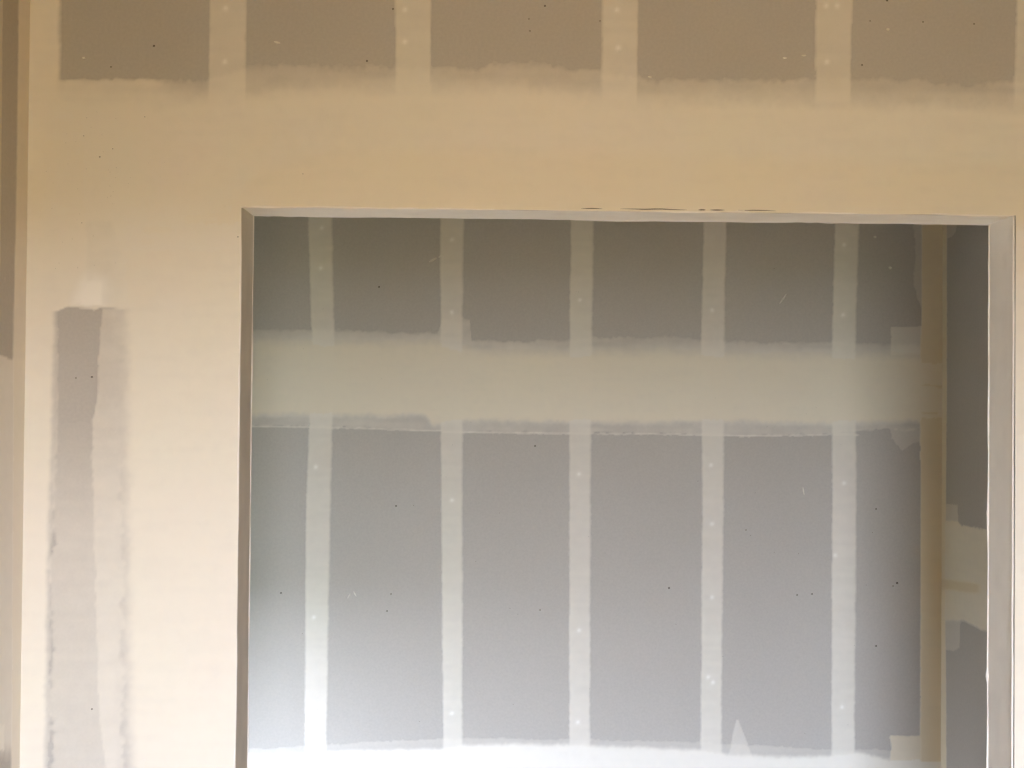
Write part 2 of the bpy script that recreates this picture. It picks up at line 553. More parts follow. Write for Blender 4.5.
           'f': (0.008, 0.01, 0.004, 0.004),
           'thick': 0.74,
           'wob': 0.0012,
           'coat': 0.0,
           'blot': 0.25,
           'label': None},
          {'name': 'skim_coat',
           'l': [(0, -9)],
           'r': [(0, 9)],
           'b': [(-1.0286, 1.402), (-0.7048, 1.4076), (-0.5701, 1.4087), (-0.4627, 1.4065), (-0.263, 1.4019), (-0.186, 1.3994), (-0.0628, 1.3942), (0.2306, 1.3934),
                 (0.4783, 1.3953), (0.6335, 1.3934), (0.789, 1.3884), (0.9447, 1.3927), (1.0694, 1.3999), (1.1568, 1.4068), (1.2412, 1.4136), (1.4761, 1.4092)],
           't': [(-1.0324, 1.709), (-0.7021, 1.7122), (-0.5518, 1.7105), (-0.4659, 1.7144), (-0.3275, 1.7096), (-0.1488, 1.7051), (-0.1399, 1.7484), (-0.0968, 1.755),
                 (-0.0505, 1.7524), (-0.0438, 1.6876), (0.0427, 1.6822), (0.253, 1.6903), (0.3366, 1.6973), (0.4762, 1.6955), (0.5538, 1.7056), (0.6689, 1.6912), (0.7498, 1.6888),
                 (0.9119, 1.6841), (1.0742, 1.6887), (1.1555, 1.6895), (1.2494, 1.6873), (1.4751, 1.6831)],
           'f': (0.004, 0.004, 0.006, 0.012),
           'thick': 0.42,
           'wob': 0.004,
           'coat': 0.0,
           'blot': 0.9,
           'label': None},
          {'name': 'joint_band',
           'l': [(0, -9)],
           'r': [(0, 9)],
           'b': [(-1.0289, 1.4266), (-0.7051, 1.4322), (-0.5519, 1.4334), (-0.4691, 1.431), (-0.2633, 1.4327), (-0.1894, 1.4363), (-0.1645, 1.4057), (-0.0661, 1.4188),
                 (0.2551, 1.4152), (0.4781, 1.4169), (0.6706, 1.4216), (0.851, 1.4199), (1.0755, 1.4185), (1.2411, 1.4261), (1.476, 1.4279)],
           't': [(-1.0324, 1.7121), (-0.7021, 1.7091), (-0.4658, 1.7082), (-0.1427, 1.7113), (-0.019, 1.6816), (0.2593, 1.6811), (0.5383, 1.6899), (0.7561, 1.6827),
                 (1.068, 1.6825), (1.2557, 1.6842), (1.4751, 1.68)],
           'f': (0.004, 0.004, 0.028, 0.065),
           'thick': 1,
           'wob': 0.003,
           'coat': 0.6,
           'blot': 0.15,
           'label': None},
          {'name': 'lap_ridge',
           'l': [(1.3664, -0.8756), (1.4892, -0.877)],
           'r': [(1.382, 1.1632), (1.5062, 1.1626)],
           'b': [(-1.0286, 1.402), (-0.7048, 1.4046), (-0.4688, 1.4033), (-0.186, 1.3963), (-0.0627, 1.3911), (0.2553, 1.3905), (0.6646, 1.3906), (0.789, 1.3884), (0.9447, 1.3896),
                 (1.0757, 1.3937), (1.1631, 1.3944)],
           't': [(-1.0287, 1.4112), (-0.7049, 1.4138), (-0.4689, 1.4126), (-0.1861, 1.4056), (-0.0628, 1.4004), (0.2553, 1.3998), (0.6645, 1.3998), (0.7889, 1.3977),
                 (0.9446, 1.3989), (1.0756, 1.403), (1.1631, 1.4037)],
           'f': (0.01, 0.01, 0.004, 0.004),
           'thick': 0.58,
           'wob': 0.0012,
           'coat': -0.3,
           'blot': 0.6,
           'label': None},
          {'name': 'joint_band',
           'l': [(0, -9)],
           'r': [(0, 9)],
           'b': [(-1.0128, 0.1139), (1.6055, 0.1155)],
           't': [(-1.0165, 0.412), (-0.6938, 0.4128), (-0.5442, 0.4131), (-0.4587, 0.4225), (-0.2537, 0.429), (-0.131, 0.4324), (-0.0543, 0.4448), (0.1148, 0.4483),
                 (0.2688, 0.4456), (0.4849, 0.44), (0.6706, 0.4312), (0.7574, 0.4191), (0.9188, 0.4103), (1.0742, 0.4137), (1.1582, 0.4262), (1.258, 0.4049), (1.4795, 0.4054)],
           'f': (0.004, 0.004, 0.02, 0.018),
           'thick': 1,
           'wob': 0.002,
           'coat': -0.2,
           'blot': 0.15,
           'label': None},
          {'name': 'skim_coat',
           'l': [(0.4007, 0.7545), (0.53, 0.7816)],
           'r': [(0.4009, 0.8351), (0.53, 0.7878)],
           'b': [(0.6709, 0.3913), (0.8568, 0.3917)],
           't': [(0.6701, 0.5173), (0.8561, 0.5179)],
           'f': (0.006, 0.006, 0.004, 0.004),
           'thick': 0.45,
           'wob': 0.0015,
           'coat': 0.0,
           'blot': 0.15,
           'label': None},
          {'name': 'skim_coat',
           'l': [(0, -9)],
           'r': [(0, 9)],
           'b': [(-1.0158, 0.3572), (1.6047, 0.3624)],
           't': [(-1.0166, 0.4272), (-0.6939, 0.425), (-0.4681, 0.4408), (-0.0545, 0.4601), (0.6705, 0.4497), (1.0741, 0.4291), (1.4795, 0.4239)],
           'f': (0.004, 0.004, 0.004, 0.006),
           'thick': 0.3,
           'wob': 0.003,
           'coat': 0.0,
           'blot': 0.5,
           'label': None},
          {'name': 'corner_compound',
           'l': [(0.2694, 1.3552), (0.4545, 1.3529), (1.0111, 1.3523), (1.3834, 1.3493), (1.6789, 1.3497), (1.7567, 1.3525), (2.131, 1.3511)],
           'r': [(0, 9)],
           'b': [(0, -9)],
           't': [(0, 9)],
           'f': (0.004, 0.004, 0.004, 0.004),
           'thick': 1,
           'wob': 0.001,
           'coat': 1.2,  # yellow compound, browned further to paint in the corner's shade
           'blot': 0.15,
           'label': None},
          {'name': 'corner_compound',
           'l': [(1.7259, 1.3809), (1.7879, 1.3555), (1.8189, 1.3397), (1.8655, 1.3239), (1.9591, 1.3298), (2.1307, 1.3197)],
           'r': [(0, 9)],
           'b': [(1.224, 1.7711), (1.4748, 1.7735)],
           't': [(0, 9)],
           'f': (0.008, 0.004, 0.01, 0.004),
           'thick': 0.4,
           'wob': 0.003,
           'coat': 0.0,
           'blot': 0.15,
           'label': None},
          {'name': 'repair_patch',
           'l': [(1.6624, 1.2558), (1.787, 1.2584)],
           'r': [(1.6645, 1.4752), (1.7891, 1.4748)],
           'b': [(1.2246, 1.6435), (1.4753, 1.6458)],
           't': [(1.2241, 1.7368), (1.4749, 1.7423)],
           'f': (0.004, 0.004, 0.004, 0.004),
           'thick': 0.55,
           'wob': 0.002,
           'coat': 0.0,
           'blot': 0.15,
           'label': None},
          {'name': 'repair_patch',
           'l': [(1.3207, 1.2635), (1.4448, 1.2536)],
           'r': [(1.3214, 1.3667), (1.4457, 1.3663)],
           'b': [(1.2257, 1.3887), (1.2663, 1.3828), (1.2946, 1.3457), (1.3259, 1.3646), (1.3665, 1.3835)],
           't': [(1.2255, 1.4197), (1.476, 1.4217)],
           'f': (0.004, 0.004, 0.008, 0.004),
           'thick': 0.35,
           'wob': 0.003,
           'coat': 0.0,
           'blot': 0.15,
           'label': None},
          {'name': 'repair_patch',
           'l': [(0.2693, 1.2585), (0.5159, 1.2606)],
           'r': [(0.3004, 1.4799), (0.5166, 1.4791)],
           'b': [(0, -9)],
           't': [(1.2296, 0.4696), (1.4793, 0.4702)],
           'f': (0.004, 0.004, 0.004, 0.004),
           'thick': 0.85,
           'wob': 0.002,
           'coat': 0.8,
           'blot': 0.15,
           'label': None}],
 'left': [{'name': 'corner_compound',
           'l': [(0.7847, -0.0451), (1.452, -0.0584), (1.5954, -0.0633), (1.7776, -0.0601), (1.9703, -0.0572), (2.2586, -0.0599)],
           'r': [(0, 9)],
           'b': [(0, -9)],
           't': [(0, 9)],
           'f': (0.008, 0.004, 0.004, 0.004),
           'thick': 0.9,
           'wob': 0.001,
           'coat': 0.0,
           'blot': 0.15,
           'label': None},
          {'name': 'screw_strip',
           'l': [(0.8293, -0.1873), (1.4904, -0.1924), (2.2081, -0.2076)],
           'r': [(0.8035, -0.1051), (1.5926, -0.1226), (1.8633, -0.1205), (2.2362, -0.1254)],
           'b': [(0, -9)],
           't': [(0, 9)],
           'f': (0.004, 0.005, 0.004, 0.004),
           'thick': 0.55,
           'wob': 0.001,
           'coat': 0.0,
           'blot': 0.15,
           'label': None},
          {'name': 'joint_band',
           'l': [(0, -9)],
           'r': [(0, 9)],
           'b': [(-0.736, 1.0123), (-0.0918, 0.8049), (-0.0165, 0.7815)],
           't': [(-0.7509, 1.5544), (-0.1177, 1.5798), (-0.0859, 1.5754), (-0.0436, 1.5731)],
           'f': (0.004, 0.004, 0.05, 0.006),
           'thick': 0.75,
           'wob': 0.003,
           'coat': -0.4,
           'blot': 0.15,
           'label': None},
          {'name': 'repair_patch',
           'l': [(0, -9)],
           'r': [(0.7928, -0.0709), (0.9223, -0.0753)],
           'b': [(-0.7363, 1.0229), (-0.0926, 0.8295), (-0.0696, 0.8226)],
           't': [(-0.7375, 1.0657), (-0.0945, 0.8861), (-0.0714, 0.876)],
           'f': (0.004, 0.006, 0.004, 0.004),
           'thick': 0.6,
           'wob': 0.0015,
           'coat': -0.5,
           'blot': 0.15,
           'label': None}],
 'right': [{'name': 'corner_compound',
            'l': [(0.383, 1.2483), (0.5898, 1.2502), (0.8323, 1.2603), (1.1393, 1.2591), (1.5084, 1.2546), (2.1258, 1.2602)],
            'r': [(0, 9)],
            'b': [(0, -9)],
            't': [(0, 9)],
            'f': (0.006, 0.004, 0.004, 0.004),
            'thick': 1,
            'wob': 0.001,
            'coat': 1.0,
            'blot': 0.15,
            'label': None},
           {'name': 'repair_patch',
            'l': [(1.9982, 1.2317), (2.0173, 1.1936), (2.0654, 1.1714)],
            'r': [(0, 9)],
            'b': [(1.1635, 2.019), (1.2396, 2.0054)],
            't': [(0.8892, 2.0904), (1.3206, 2.1676)],
            'f': (0.006, 0.004, 0.004, 0.006),
            'thick': 0.4,
            'wob': 0.0015,
            'coat': 0.0,
            'blot': 0.15,
            'label': None},
           {'name': 'repair_patch',
            'l': [(1.1193, 1.1633), (1.1402, 1.1635), (1.2083, 1.1716)],
            'r': [(0, 9)],
            'b': [(1.1559, 1.1201), (1.3106, 1.1028)],
            't': [(1.1715, 1.1963), (1.3114, 1.1869)],
            'f': (0.003, 0.003, 0.003, 0.003),
            'thick': 0.5,
            'wob': 0.0015,
            'coat': 0.0,
            'blot': 0.15,
            'label': None},
           {'name': 'joint_band',
            'l': [(0, -9)],
            'r': [(0, 9)],
            'b': [(0.8191, 0.8562), (0.958, 0.8499), (1.046, 0.8467), (1.1243, 0.852), (1.2291, 0.8321), (1.3078, 0.8109)],
            't': [(0.821, 1.1495), (0.9602, 1.1477), (1.0483, 1.1437), (1.1413, 1.1396), (1.171, 1.1454), (1.3109, 1.1371)],
            'f': (0.004, 0.004, 0.012, 0.006),
            'thick': 0.95,
            'wob': 0.002,
            'coat': 0.5,
            'blot': 0.15,
            'label': None},
           {'name': 'tape_edge',
            'l': [(0.9419, 0.9786), (1.0549, 0.9795)],
            'r': [(0, 9)],
            'b': [(0.8199, 0.9745), (0.9588, 0.9565), (1.1177, 0.9357), (1.3088, 0.9164)],
            't': [(0.8201, 1.0095), (0.9591, 0.993), (1.1181, 0.9769), (1.3092, 0.9567)],
            'f': (0.06, 0.004, 0.01, 0.01),
            'thick': 1.03,
            'wob': 0.0015,
            'coat': 1.3,
            'blot': 0.15,
            'label': 'browner damp tape line along the joint'},
           {'name': 'repair_patch',
            'l': [(0.7692, 1.153), (0.8597, 1.1463)],
            'r': [(0, 9)],
            'b': [(1.1456, 0.7708), (1.1977, 0.7477), (1.3071, 0.7303)],
            't': [(1.1463, 0.8597), (1.308, 0.8295)],
            'f': (0.003, 0.003, 0.006, 0.003),
            'thick': 0.45,
            'wob': 0.0015,
            'coat': 0.0,
            'blot': 0.15,
            'label': None}]}
DABS={'front': [{'name': 'screw_patch', 'c': (-0.1637, 2.2705), 'rad': 0.008, 'thick': 0.12, 'coat': -0.8},
           {'name': 'screw_patch', 'c': (-0.1631, 2.2067), 'rad': 0.008, 'thick': 0.12, 'coat': -0.8},
           {'name': 'screw_patch', 'c': (0.2605, 2.2009), 'rad': 0.008, 'thick': 0.12, 'coat': -0.8},
           {'name': 'screw_patch', 'c': (0.2579, 2.2769), 'rad': 0.008, 'thick': 0.12, 'coat': -0.8},
           {'name': 'screw_patch', 'c': (0.6766, 2.2912), 'rad': 0.008, 'thick': 0.12, 'coat': -0.8},
           {'name': 'screw_patch', 'c': (0.6988, 2.2915), 'rad': 0.008, 'thick': 0.12, 'coat': -0.8},
           {'name': 'screw_patch', 'c': (0.6792, 2.1788), 'rad': 0.008, 'thick': 0.12, 'coat': -0.8},
           {'name': 'screw_patch', 'c': (-0.5181, 2.1619), 'rad': 0.008, 'thick': 0.12, 'coat': -0.8},
           {'name': 'screw_patch', 'c': (-0.5174, 2.2691), 'rad': 0.008, 'thick': 0.12, 'coat': -0.8},
           {'name': 'screw_patch', 'c': (1.0945, 2.2693), 'rad': 0.008, 'thick': 0.12, 'coat': -0.8},
           {'name': 'screw_patch', 'c': (1.0947, 2.1767), 'rad': 0.008, 'thick': 0.12, 'coat': -0.8}],
 'back': [{'name': 'screw_patch', 'c': (-0.509, 2.0226), 'rad': 0.01, 'thick': 0.12, 'coat': -0.8},
          {'name': 'screw_patch', 'c': (-0.5108, 1.899), 'rad': 0.01, 'thick': 0.12, 'coat': -0.8},
          {'name': 'screw_patch', 'c': (-0.5197, 1.2861), 'rad': 0.01, 'thick': 0.12, 'coat': -0.8},
          {'name': 'screw_patch', 'c': (-0.521, 0.826), 'rad': 0.01, 'thick': 0.12, 'coat': -0.8},
          {'name': 'screw_patch', 'c': (-0.5181, 0.5476), 'rad': 0.01, 'thick': 0.12, 'coat': -0.8},
          {'name': 'screw_patch', 'c': (-0.1082, 1.99), 'rad': 0.01, 'thick': 0.12, 'coat': -0.8},
          {'name': 'screw_patch', 'c': (-0.1062, 1.7673), 'rad': 0.01, 'thick': 0.12, 'coat': -0.8},
          {'name': 'screw_patch', 'c': (-0.101, 1.1875), 'rad': 0.01, 'thick': 0.12, 'coat': -0.8},
          {'name': 'screw_patch', 'c': (-0.0951, 0.5335), 'rad': 0.01, 'thick': 0.12, 'coat': -0.8},
          {'name': 'screw_patch', 'c': (0.2893, 1.8084), 'rad': 0.01, 'thick': 0.12, 'coat': -0.8},
          {'name': 'screw_patch', 'c': (0.2903, 1.2703), 'rad': 0.01, 'thick': 0.12, 'coat': -0.8},
          {'name': 'screw_patch', 'c': (0.2939, 0.7897), 'rad': 0.01, 'thick': 0.12, 'coat': -0.8},
          {'name': 'screw_patch', 'c': (0.293, 0.5071), 'rad': 0.01, 'thick': 0.12, 'coat': -0.8},
          {'name': 'screw_patch', 'c': (0.6995, 1.7814), 'rad': 0.01, 'thick': 0.12, 'coat': -0.8},
          {'name': 'screw_patch', 'c': (0.6993, 1.3011), 'rad': 0.01, 'thick': 0.12, 'coat': -0.8},
          {'name': 'screw_patch', 'c': (0.7035, 1.1187), 'rad': 0.01, 'thick': 0.12, 'coat': -0.8},
          {'name': 'screw_patch', 'c': (0.7049, 0.8933), 'rad': 0.01, 'thick': 0.12, 'coat': -0.8},
          {'name': 'screw_patch', 'c': (0.6941, 0.6467), 'rad': 0.01, 'thick': 0.12, 'coat': -0.8},
          {'name': 'screw_patch', 'c': (0.7097, 0.6313), 'rad': 0.01, 'thick': 0.12, 'coat': -0.8},
          {'name': 'screw_patch', 'c': (1.1103, 1.9879), 'rad': 0.01, 'thick': 0.12, 'coat': -0.8},
          {'name': 'screw_patch', 'c': (1.1082, 1.7699), 'rad': 0.01, 'thick': 0.12, 'coat': -0.8},
          {'name': 'screw_patch', 'c': (1.1138, 1.2483), 'rad': 0.01, 'thick': 0.12, 'coat': -0.8},
          {'name': 'screw_patch', 'c': (1.0868, 1.0251), 'rad': 0.01, 'thick': 0.12, 'coat': -0.8},
          {'name': 'screw_patch', 'c': (1.1109, 0.5556), 'rad': 0.01, 'thick': 0.12, 'coat': -0.8}],
 'left': [{'name': 'screw_patch', 'c': (-0.0998, 1.7179), 'rad': 0.006, 'thick': 0.12, 'coat': -0.8},
          {'name': 'screw_patch', 'c': (-0.1681, 2.0382), 'rad': 0.006, 'thick': 0.12, 'coat': -0.8},
          {'name': 'screw_patch', 'c': (-0.1487, 1.4536), 'rad': 0.006, 'thick': 0.12, 'coat': -0.8}],
 'right': []}
SPECKS={'back': [(-0.3318, 1.8423, 0.00273), (-0.273, 1.168, 0.00273), (0.1536, 1.3558, 0.00273), (0.5714, 0.9204, 0.00307), (1.2807, 0.9395, 0.00341), (1.2682, 0.9301, 0.00205),
          (-0.6228, 0.899, 0.00273), (-0.2975, 0.8454, 0.00239), (1.216, 0.7443, 0.00273), (-0.2858, 0.8976, 0.00205), (1.2141, 1.1683, 0.00239), (0.9691, 0.9008, 0.00239),
          (1.0157, 0.9041, 0.00256), (0.8093, 1.1008, 0.00205), (0.1731, 0.8507, 0.00205), (-0.5623, 1.6497, 0.00102), (-0.5426, 1.4041, 0.00102), (0.277, 1.8339, 0.00102),
          (0.659, 1.2509, 0.00102), (0.3218, 1.0771, 0.00102), (1.2034, 1.0958, 0.00102), (-0.5032, 1.7727, 0.00102), (0.7108, 1.5089, 0.00102), (0.8373, 1.2158, 0.00102),
          (0.0804, 0.8551, 0.00102), (-0.3214, 1.559, 0.00102), (-0.1005, 1.3577, 0.00102), (1.1484, 0.7461, 0.00102), (0.9731, 1.0284, 0.00102), (-0.6717, 1.5539, 0.00102),
          (0.3283, 0.6094, 0.00102), (0.0459, 1.1484, 0.00102), (1.0256, 1.482, 0.00102), (0.8234, 1.0839, 0.00102), (0.3726, 1.0271, 0.00102), (0.2848, 1.8329, 0.00102),
          (1.1288, 0.501, 0.00102), (0.9944, 1.4624, 0.00102), (0.5937, 0.8088, 0.00102), (-0.5552, 0.7748, 0.00102), (-0.5076, 0.5427, 0.00102), (-0.1941, 0.5076, 0.00102),
          (-0.2191, 1.1702, 0.00102), (0.996, 0.4729, 0.00102), (0.7396, 0.7099, 0.00102), (0.1049, 0.8377, 0.00102), (0.0928, 0.5599, 0.00102), (0.8731, 1.4213, 0.00102),
          (0.8923, 1.9121, 0.00102), (1.1842, 0.9327, 0.00102), (-0.0264, 0.9982, 0.00102), (0.8972, 1.0324, 0.00102), (1.1037, 1.3668, 0.00102), (-0.0447, 1.4272, 0.00102),
          (-0.1202, 1.2584, 0.00102)],
 'front': [(-0.6581, 2.1916, 0.0022), (-0.7419, 2.1488, 0.00143), (-0.1875, 2.2721, 0.00176), (-0.238, 2.1678, 0.00198), (-0.7612, 1.9704, 0.00253), (-0.7359, 1.9866, 0.00176),
           (-0.7931, 2.0115, 0.00176), (-0.674, 2.0507, 0.00165), (-0.7876, 2.0472, 0.0011), (0.7994, 2.3041, 0.0022), (0.7496, 2.1738, 0.00176), (0.1143, 2.2827, 0.00198),
           (0.0827, 2.2562, 0.00132), (0.0849, 2.2323, 0.00143), (0.2242, 2.2543, 0.00132), (-0.7629, 0.8859, 0.00198), (-0.7713, 1.5365, 0.00176), (-0.8025, 1.5343, 0.00132),
           (-0.7947, 1.8397, 0.00154), (-0.362, 1.9417, 0.00165), (0.8721, 2.262, 0.00154), (0.9751, 2.2595, 0.00154), (0.7653, 2.2624, 0.00132), (-0.4886, 1.8155, 0.0022),
           (-0.734, 1.9017, 0.00083), (-0.7306, 2.0465, 0.00083), (-0.7871, 1.9464, 0.00083), (-0.7576, 2.0146, 0.00083), (-0.745, 1.8907, 0.00083), (-0.7405, 1.9131, 0.00083),
           (-0.813, 1.8077, 0.00083), (-0.7282, 1.9494, 0.00083), (-0.7282, 1.7616, 0.00083), (-0.8533, 1.8676, 0.00083), (-0.7694, 1.7566, 0.00083), (-0.7791, 2.0282, 0.00083),
           (-0.8038, 1.9069, 0.00083), (-0.8014, 1.7509, 0.00083), (-0.8281, 1.9972, 0.00083), (-0.7993, 1.8574, 0.00083), (-0.7343, 1.878, 0.00083), (-0.8378, 1.7602, 0.00083),
           (-0.8039, 1.8457, 0.00083), (-0.8084, 1.9997, 0.00083), (-0.7721, 1.8143, 0.00083), (-0.8519, 1.9176, 0.00083), (-0.8265, 2.015, 0.00083), (-0.8449, 1.7492, 0.00083),
           (-0.7438, 1.945, 0.00083), (-0.7679, 2.0591, 0.00083), (-0.7383, 1.893, 0.00083), (-0.7542, 1.9806, 0.00083), (-0.8235, 1.9555, 0.00083), (-0.7297, 1.9293, 0.00083),
           (-0.8015, 1.7518, 0.00083), (-0.7407, 1.9407, 0.00083), (-0.8322, 1.8014, 0.00083), (-0.8653, 1.9402, 0.00083), (-0.5145, 1.8758, 0.00066), (-0.6681, 2.0483, 0.00066),
           (-0.5361, 1.937, 0.00066), (-0.666, 1.9595, 0.00066), (-0.7046, 1.9187, 0.00066), (-0.5974, 1.9191, 0.00066), (-0.7008, 1.9302, 0.00066), (-0.6348, 1.9613, 0.00066),
           (-0.6426, 1.9332, 0.00066), (-0.5879, 1.9374, 0.00066)]}
SCUFFS={'back': [(-0.1663, 1.9274, 0.0139, 0.0034, 30), (-0.1417, 1.9401, 0.00927, 0.00309, 35), (0.9206, 1.8178, 0.02008, 0.00278, 55), (0.9876, 1.2226, 0.01298, 0.00216, -80),
          (1.2547, 1.9178, 0.00556, 0.00464, 0), (1.2073, 2.0139, 0.00464, 0.00371, 0), (-0.5426, 1.4151, 0.00803, 0.00433, 50), (-0.4145, 0.8908, 0.00927, 0.00216, 60),
          (-0.3962, 0.8971, 0.00927, 0.00216, -60)],
 'front': [(-0.4161, 2.2021, 0.00673, 0.00218, -15), (0.6329, 2.1912, 0.00515, 0.00178, 0), (0.5948, 2.1857, 0.00495, 0.00158, 0), (0.8016, 2.2459, 0.00356, 0.00297, 0),
           (0.3248, 2.1438, 0.00475, 0.00198, -10), (-0.7951, 2.1659, 0.00396, 0.00198, 0), (0.2645, 2.1949, 0.00594, 0.00158, 25)]}

# ------------------------------------------------------------------ room shells
yb = TH / 2
floor = boxes('floor', [(XC - .11, EAST + .1, REAR - .12, yb, -.2, 0)], 'subfloor_board')
structure(floor, 'bare timber subfloor of the near room', 'floor')
floor2 = boxes('floor_far', [(FAR_W - .1, XR2 + .11, yb, D + .11, -.2, 0)], 'far_floor')
structure(floor2, 'floor of the far room beyond the opening, darkened to cut bounce', 'floor')
ceiling = boxes('ceiling', [(XC - .11, EAST + .1, REAR - .12, yb, CEIL, CEIL + .15)], 'ceiling_board')
structure(ceiling, 'unpainted board ceiling of the near room', 'ceiling')
ceiling2 = boxes('ceiling_far', [(FAR_W - .1, XR2 + .11, yb, D + .11, CEIL, CEIL + .15)], 'low_bounce_brown')
structure(ceiling2, 'ceiling of the far room beyond the opening, darkened to cut bounce', 'ceiling')

# front wall with the opening
oy0, oy1 = BT, TH - BT
HX0, HX1, HZ = XL - BT, XR + BT, ZT + BT
wall_front = boxes('wall_front', [(XC - .11, HX0, oy0, oy1, 0, CEIL), (HX1, EAST + .1, oy0, oy1, 0, CEIL), (HX0, HX1, oy0, oy1, HZ, CEIL)], 'stud_timber')
structure(wall_front, 'taped drywall partition in the foreground with a wide square opening', 'wall')
XG = XR + .0028                # board edge to the right of the opening, a hair off the corner bead
zj = 2.075                     # long joint of the near side, under the band
sp = 1.065
for b in ((XC, sp - GAP, 0, BT, zj + GAP, CEIL), (sp + GAP, EAST, 0, BT, zj + GAP, CEIL),
          (XC, XL, 0, BT, 0, zj - GAP), (XG, EAST, 0, BT, 0, zj - GAP), (XL + .0005, XG - .0005, 0, BT, ZT, zj - GAP)):
    boxes('gypsum_board', [b], 'paper', wall_front)
for b in ((XC - .11, XL, TH - BT, TH, 0, CEIL), (XR, XR2 + .05, TH - BT, TH, 0, CEIL), (XL + .0005, XR - .0005, TH - BT, TH, ZT, CEIL)):
    boxes('gypsum_board', [b], 'paper', wall_front)
fw = lambda a, z, h: np.stack([a, -h, z], -1)
ga = axis(XC, EAST, XC, 2.0, .004, .03, (XL, XG)); gz = axis(0, CEIL, .70, 2.36, .004, .03, (ZT,))
compound('front', wall_front, fw, ga, gz, (XL - 1e-4, XG - 1e-4, ZT - 1e-4), 1)
marks('front', wall_front, fw)

# left wall of the near room
wall_left = boxes('wall_left', [(XC - .11, XC - BT, REAR, 0 + BT, 0, CEIL)], 'stud_timber')
structure(wall_left, 'taped drywall side wall meeting the foreground partition, seen edge on', 'wall')
zl = 1.42
for b in ((XC - BT, XC, -1.2, 0, zl + GAP, CEIL), (XC - BT, XC, -1.2, 0, 0, zl - GAP), (XC - BT, XC, REAR, -1.2 - 2 * GAP, zl + GAP, CEIL), (XC - BT, XC, REAR, -1.2 - 2 * GAP, 0, zl - GAP)):
    boxes('gypsum_board', [b], 'paper' if b[3] == 0 else 'bead_paper', wall_left)  # unseen rear boards whitened to bounce light onto the right return
lw = lambda a, z, h: np.stack([XC + h, a, z], -1)
compound('left', wall_left, lw, axis(-1.2, -.0002, -.26, -.0002, .003, .04), axis(0, CEIL, .70, 2.36, .005, .03), None, 2)
marks('left', wall_left, lw)

# far wall
wall_back = boxes('wall_back', [(FAR_W - .1, XR2 + .1, D + BT, D + .11, 0, CEIL)], 'stud_timber')
structure(wall_back, 'far drywall wall seen through the opening with taped seam and screw strips', 'wall')
rows = [(0, .32), (.32, 1.546), (1.546, CEIL)]
for z0, z1 in rows:
    for x0, x1 in ((FAR_W, -1.2 - GAP), (-1.2 + GAP, XR2)):
        boxes('gypsum_board', [(x0, x1, D, D + BT, z0 + (GAP if z0 else 0), z1 - (GAP if z1 < CEIL else 0))], 'paper', wall_back)
bw = lambda a, z, h: np.stack([a, D - h, z], -1)
compound('back', wall_back, bw, axis(-1.6, XR2 - .0002, -.85, XR2 - .0002, .004, .03), axis(0, CEIL, .33, 2.12, .004, .03), None, 3)
marks('back', wall_back, bw)

# right wall of the far room
wall_right = boxes('wall_right', [(XR2 + BT, XR2 + .11, TH, D + .11, 0, CEIL)], 'stud_timber')
structure(wall_right, 'dark drywall side wall of the far room behind the right jamb', 'wall')
zr = 1.0
for z0, z1 in ((0, zr - GAP), (zr + GAP, CEIL)):
    boxes('gypsum_board', [(XR2, XR2 + BT, TH, D, z0, z1)], 'paper', wall_right)
rw = lambda a, z, h: np.stack([XR2 - h, a, z], -1)
compound('right', wall_right, rw, axis(TH, D - .0002, D - .45, D - .0002, .004, .04), axis(0, CEIL, .33, 2.12, .005, .03), None, 4)

# walls out of the frame that close both rooms
wl = boxes('wall_far_left', [(FAR_W - .1, FAR_W, TH - .05, D + .1, 0, CEIL)], 'low_bounce_brown')
structure(wl, 'side wall closing the far room on its left, darkened to cut bounce', 'wall')
we = boxes('wall_near_right', [(EAST, EAST + .1, REAR, TH, 0, CEIL)], 'ceiling_board')
structure(we, 'unpainted drywall side wall closing the near room on its right', 'wall')
def window_wall(wname, label, win, wx0, wx1, y0, y1, frame, flabel, mat='ceiling_board'):
    x0, x1, z0, z1 = win; ym = (y0 + y1) / 2
    structure(boxes(wname, [(wx0, x0, y0, y1, 0, CEIL), (x1, wx1, y0, y1, 0, CEIL), (x0, x1, y0, y1, 0, z0), (x0, x1, y0, y1, z1, CEIL)], mat), label, 'wall')
    f = .045
    structure(boxes(frame, [(x0, x0 + f, ym - .03, ym + .03, z0, z1), (x1 - f, x1, ym - .03, ym + .03, z0, z1), (x0, x1, ym - .03, ym + .03, z0, z0 + f), (x0, x1, ym - .03, ym + .03, z1 - f, z1)], 'vinyl_white'), flabel, 'window')
window_wall('wall_rear', 'unpainted drywall wall with the tall daylight window, behind the viewer', WIN, XC - .1, EAST + .1, REAR - .12, REAR, 'window_1', 'tall white vinyl window frame behind the viewer')
window_wall('wall_far_front', 'outer wall of the far room with an added low window, unseen left of the opening', FILL_WIN, FAR_W, XC - .111, 0, TH, 'fill_window', 'low white window frame added unseen to light the far room', 'low_bounce_brown')
lawn = boxes('ground_lawn', [(-60, XC - .11, -80, 30, -.5, -.3)], 'lawn_green')  # unseen lawn, added for the green tint it bounces indoors
structure(lawn, 'green lawn added outside the low window to tint the far room', 'ground')
gd = boxes('ground', [(XC - .11, 60, -80, 30, -.5, -.3)], 'dirt_ground')
structure(gd, 'bare tan dirt ground outside the window', 'ground')

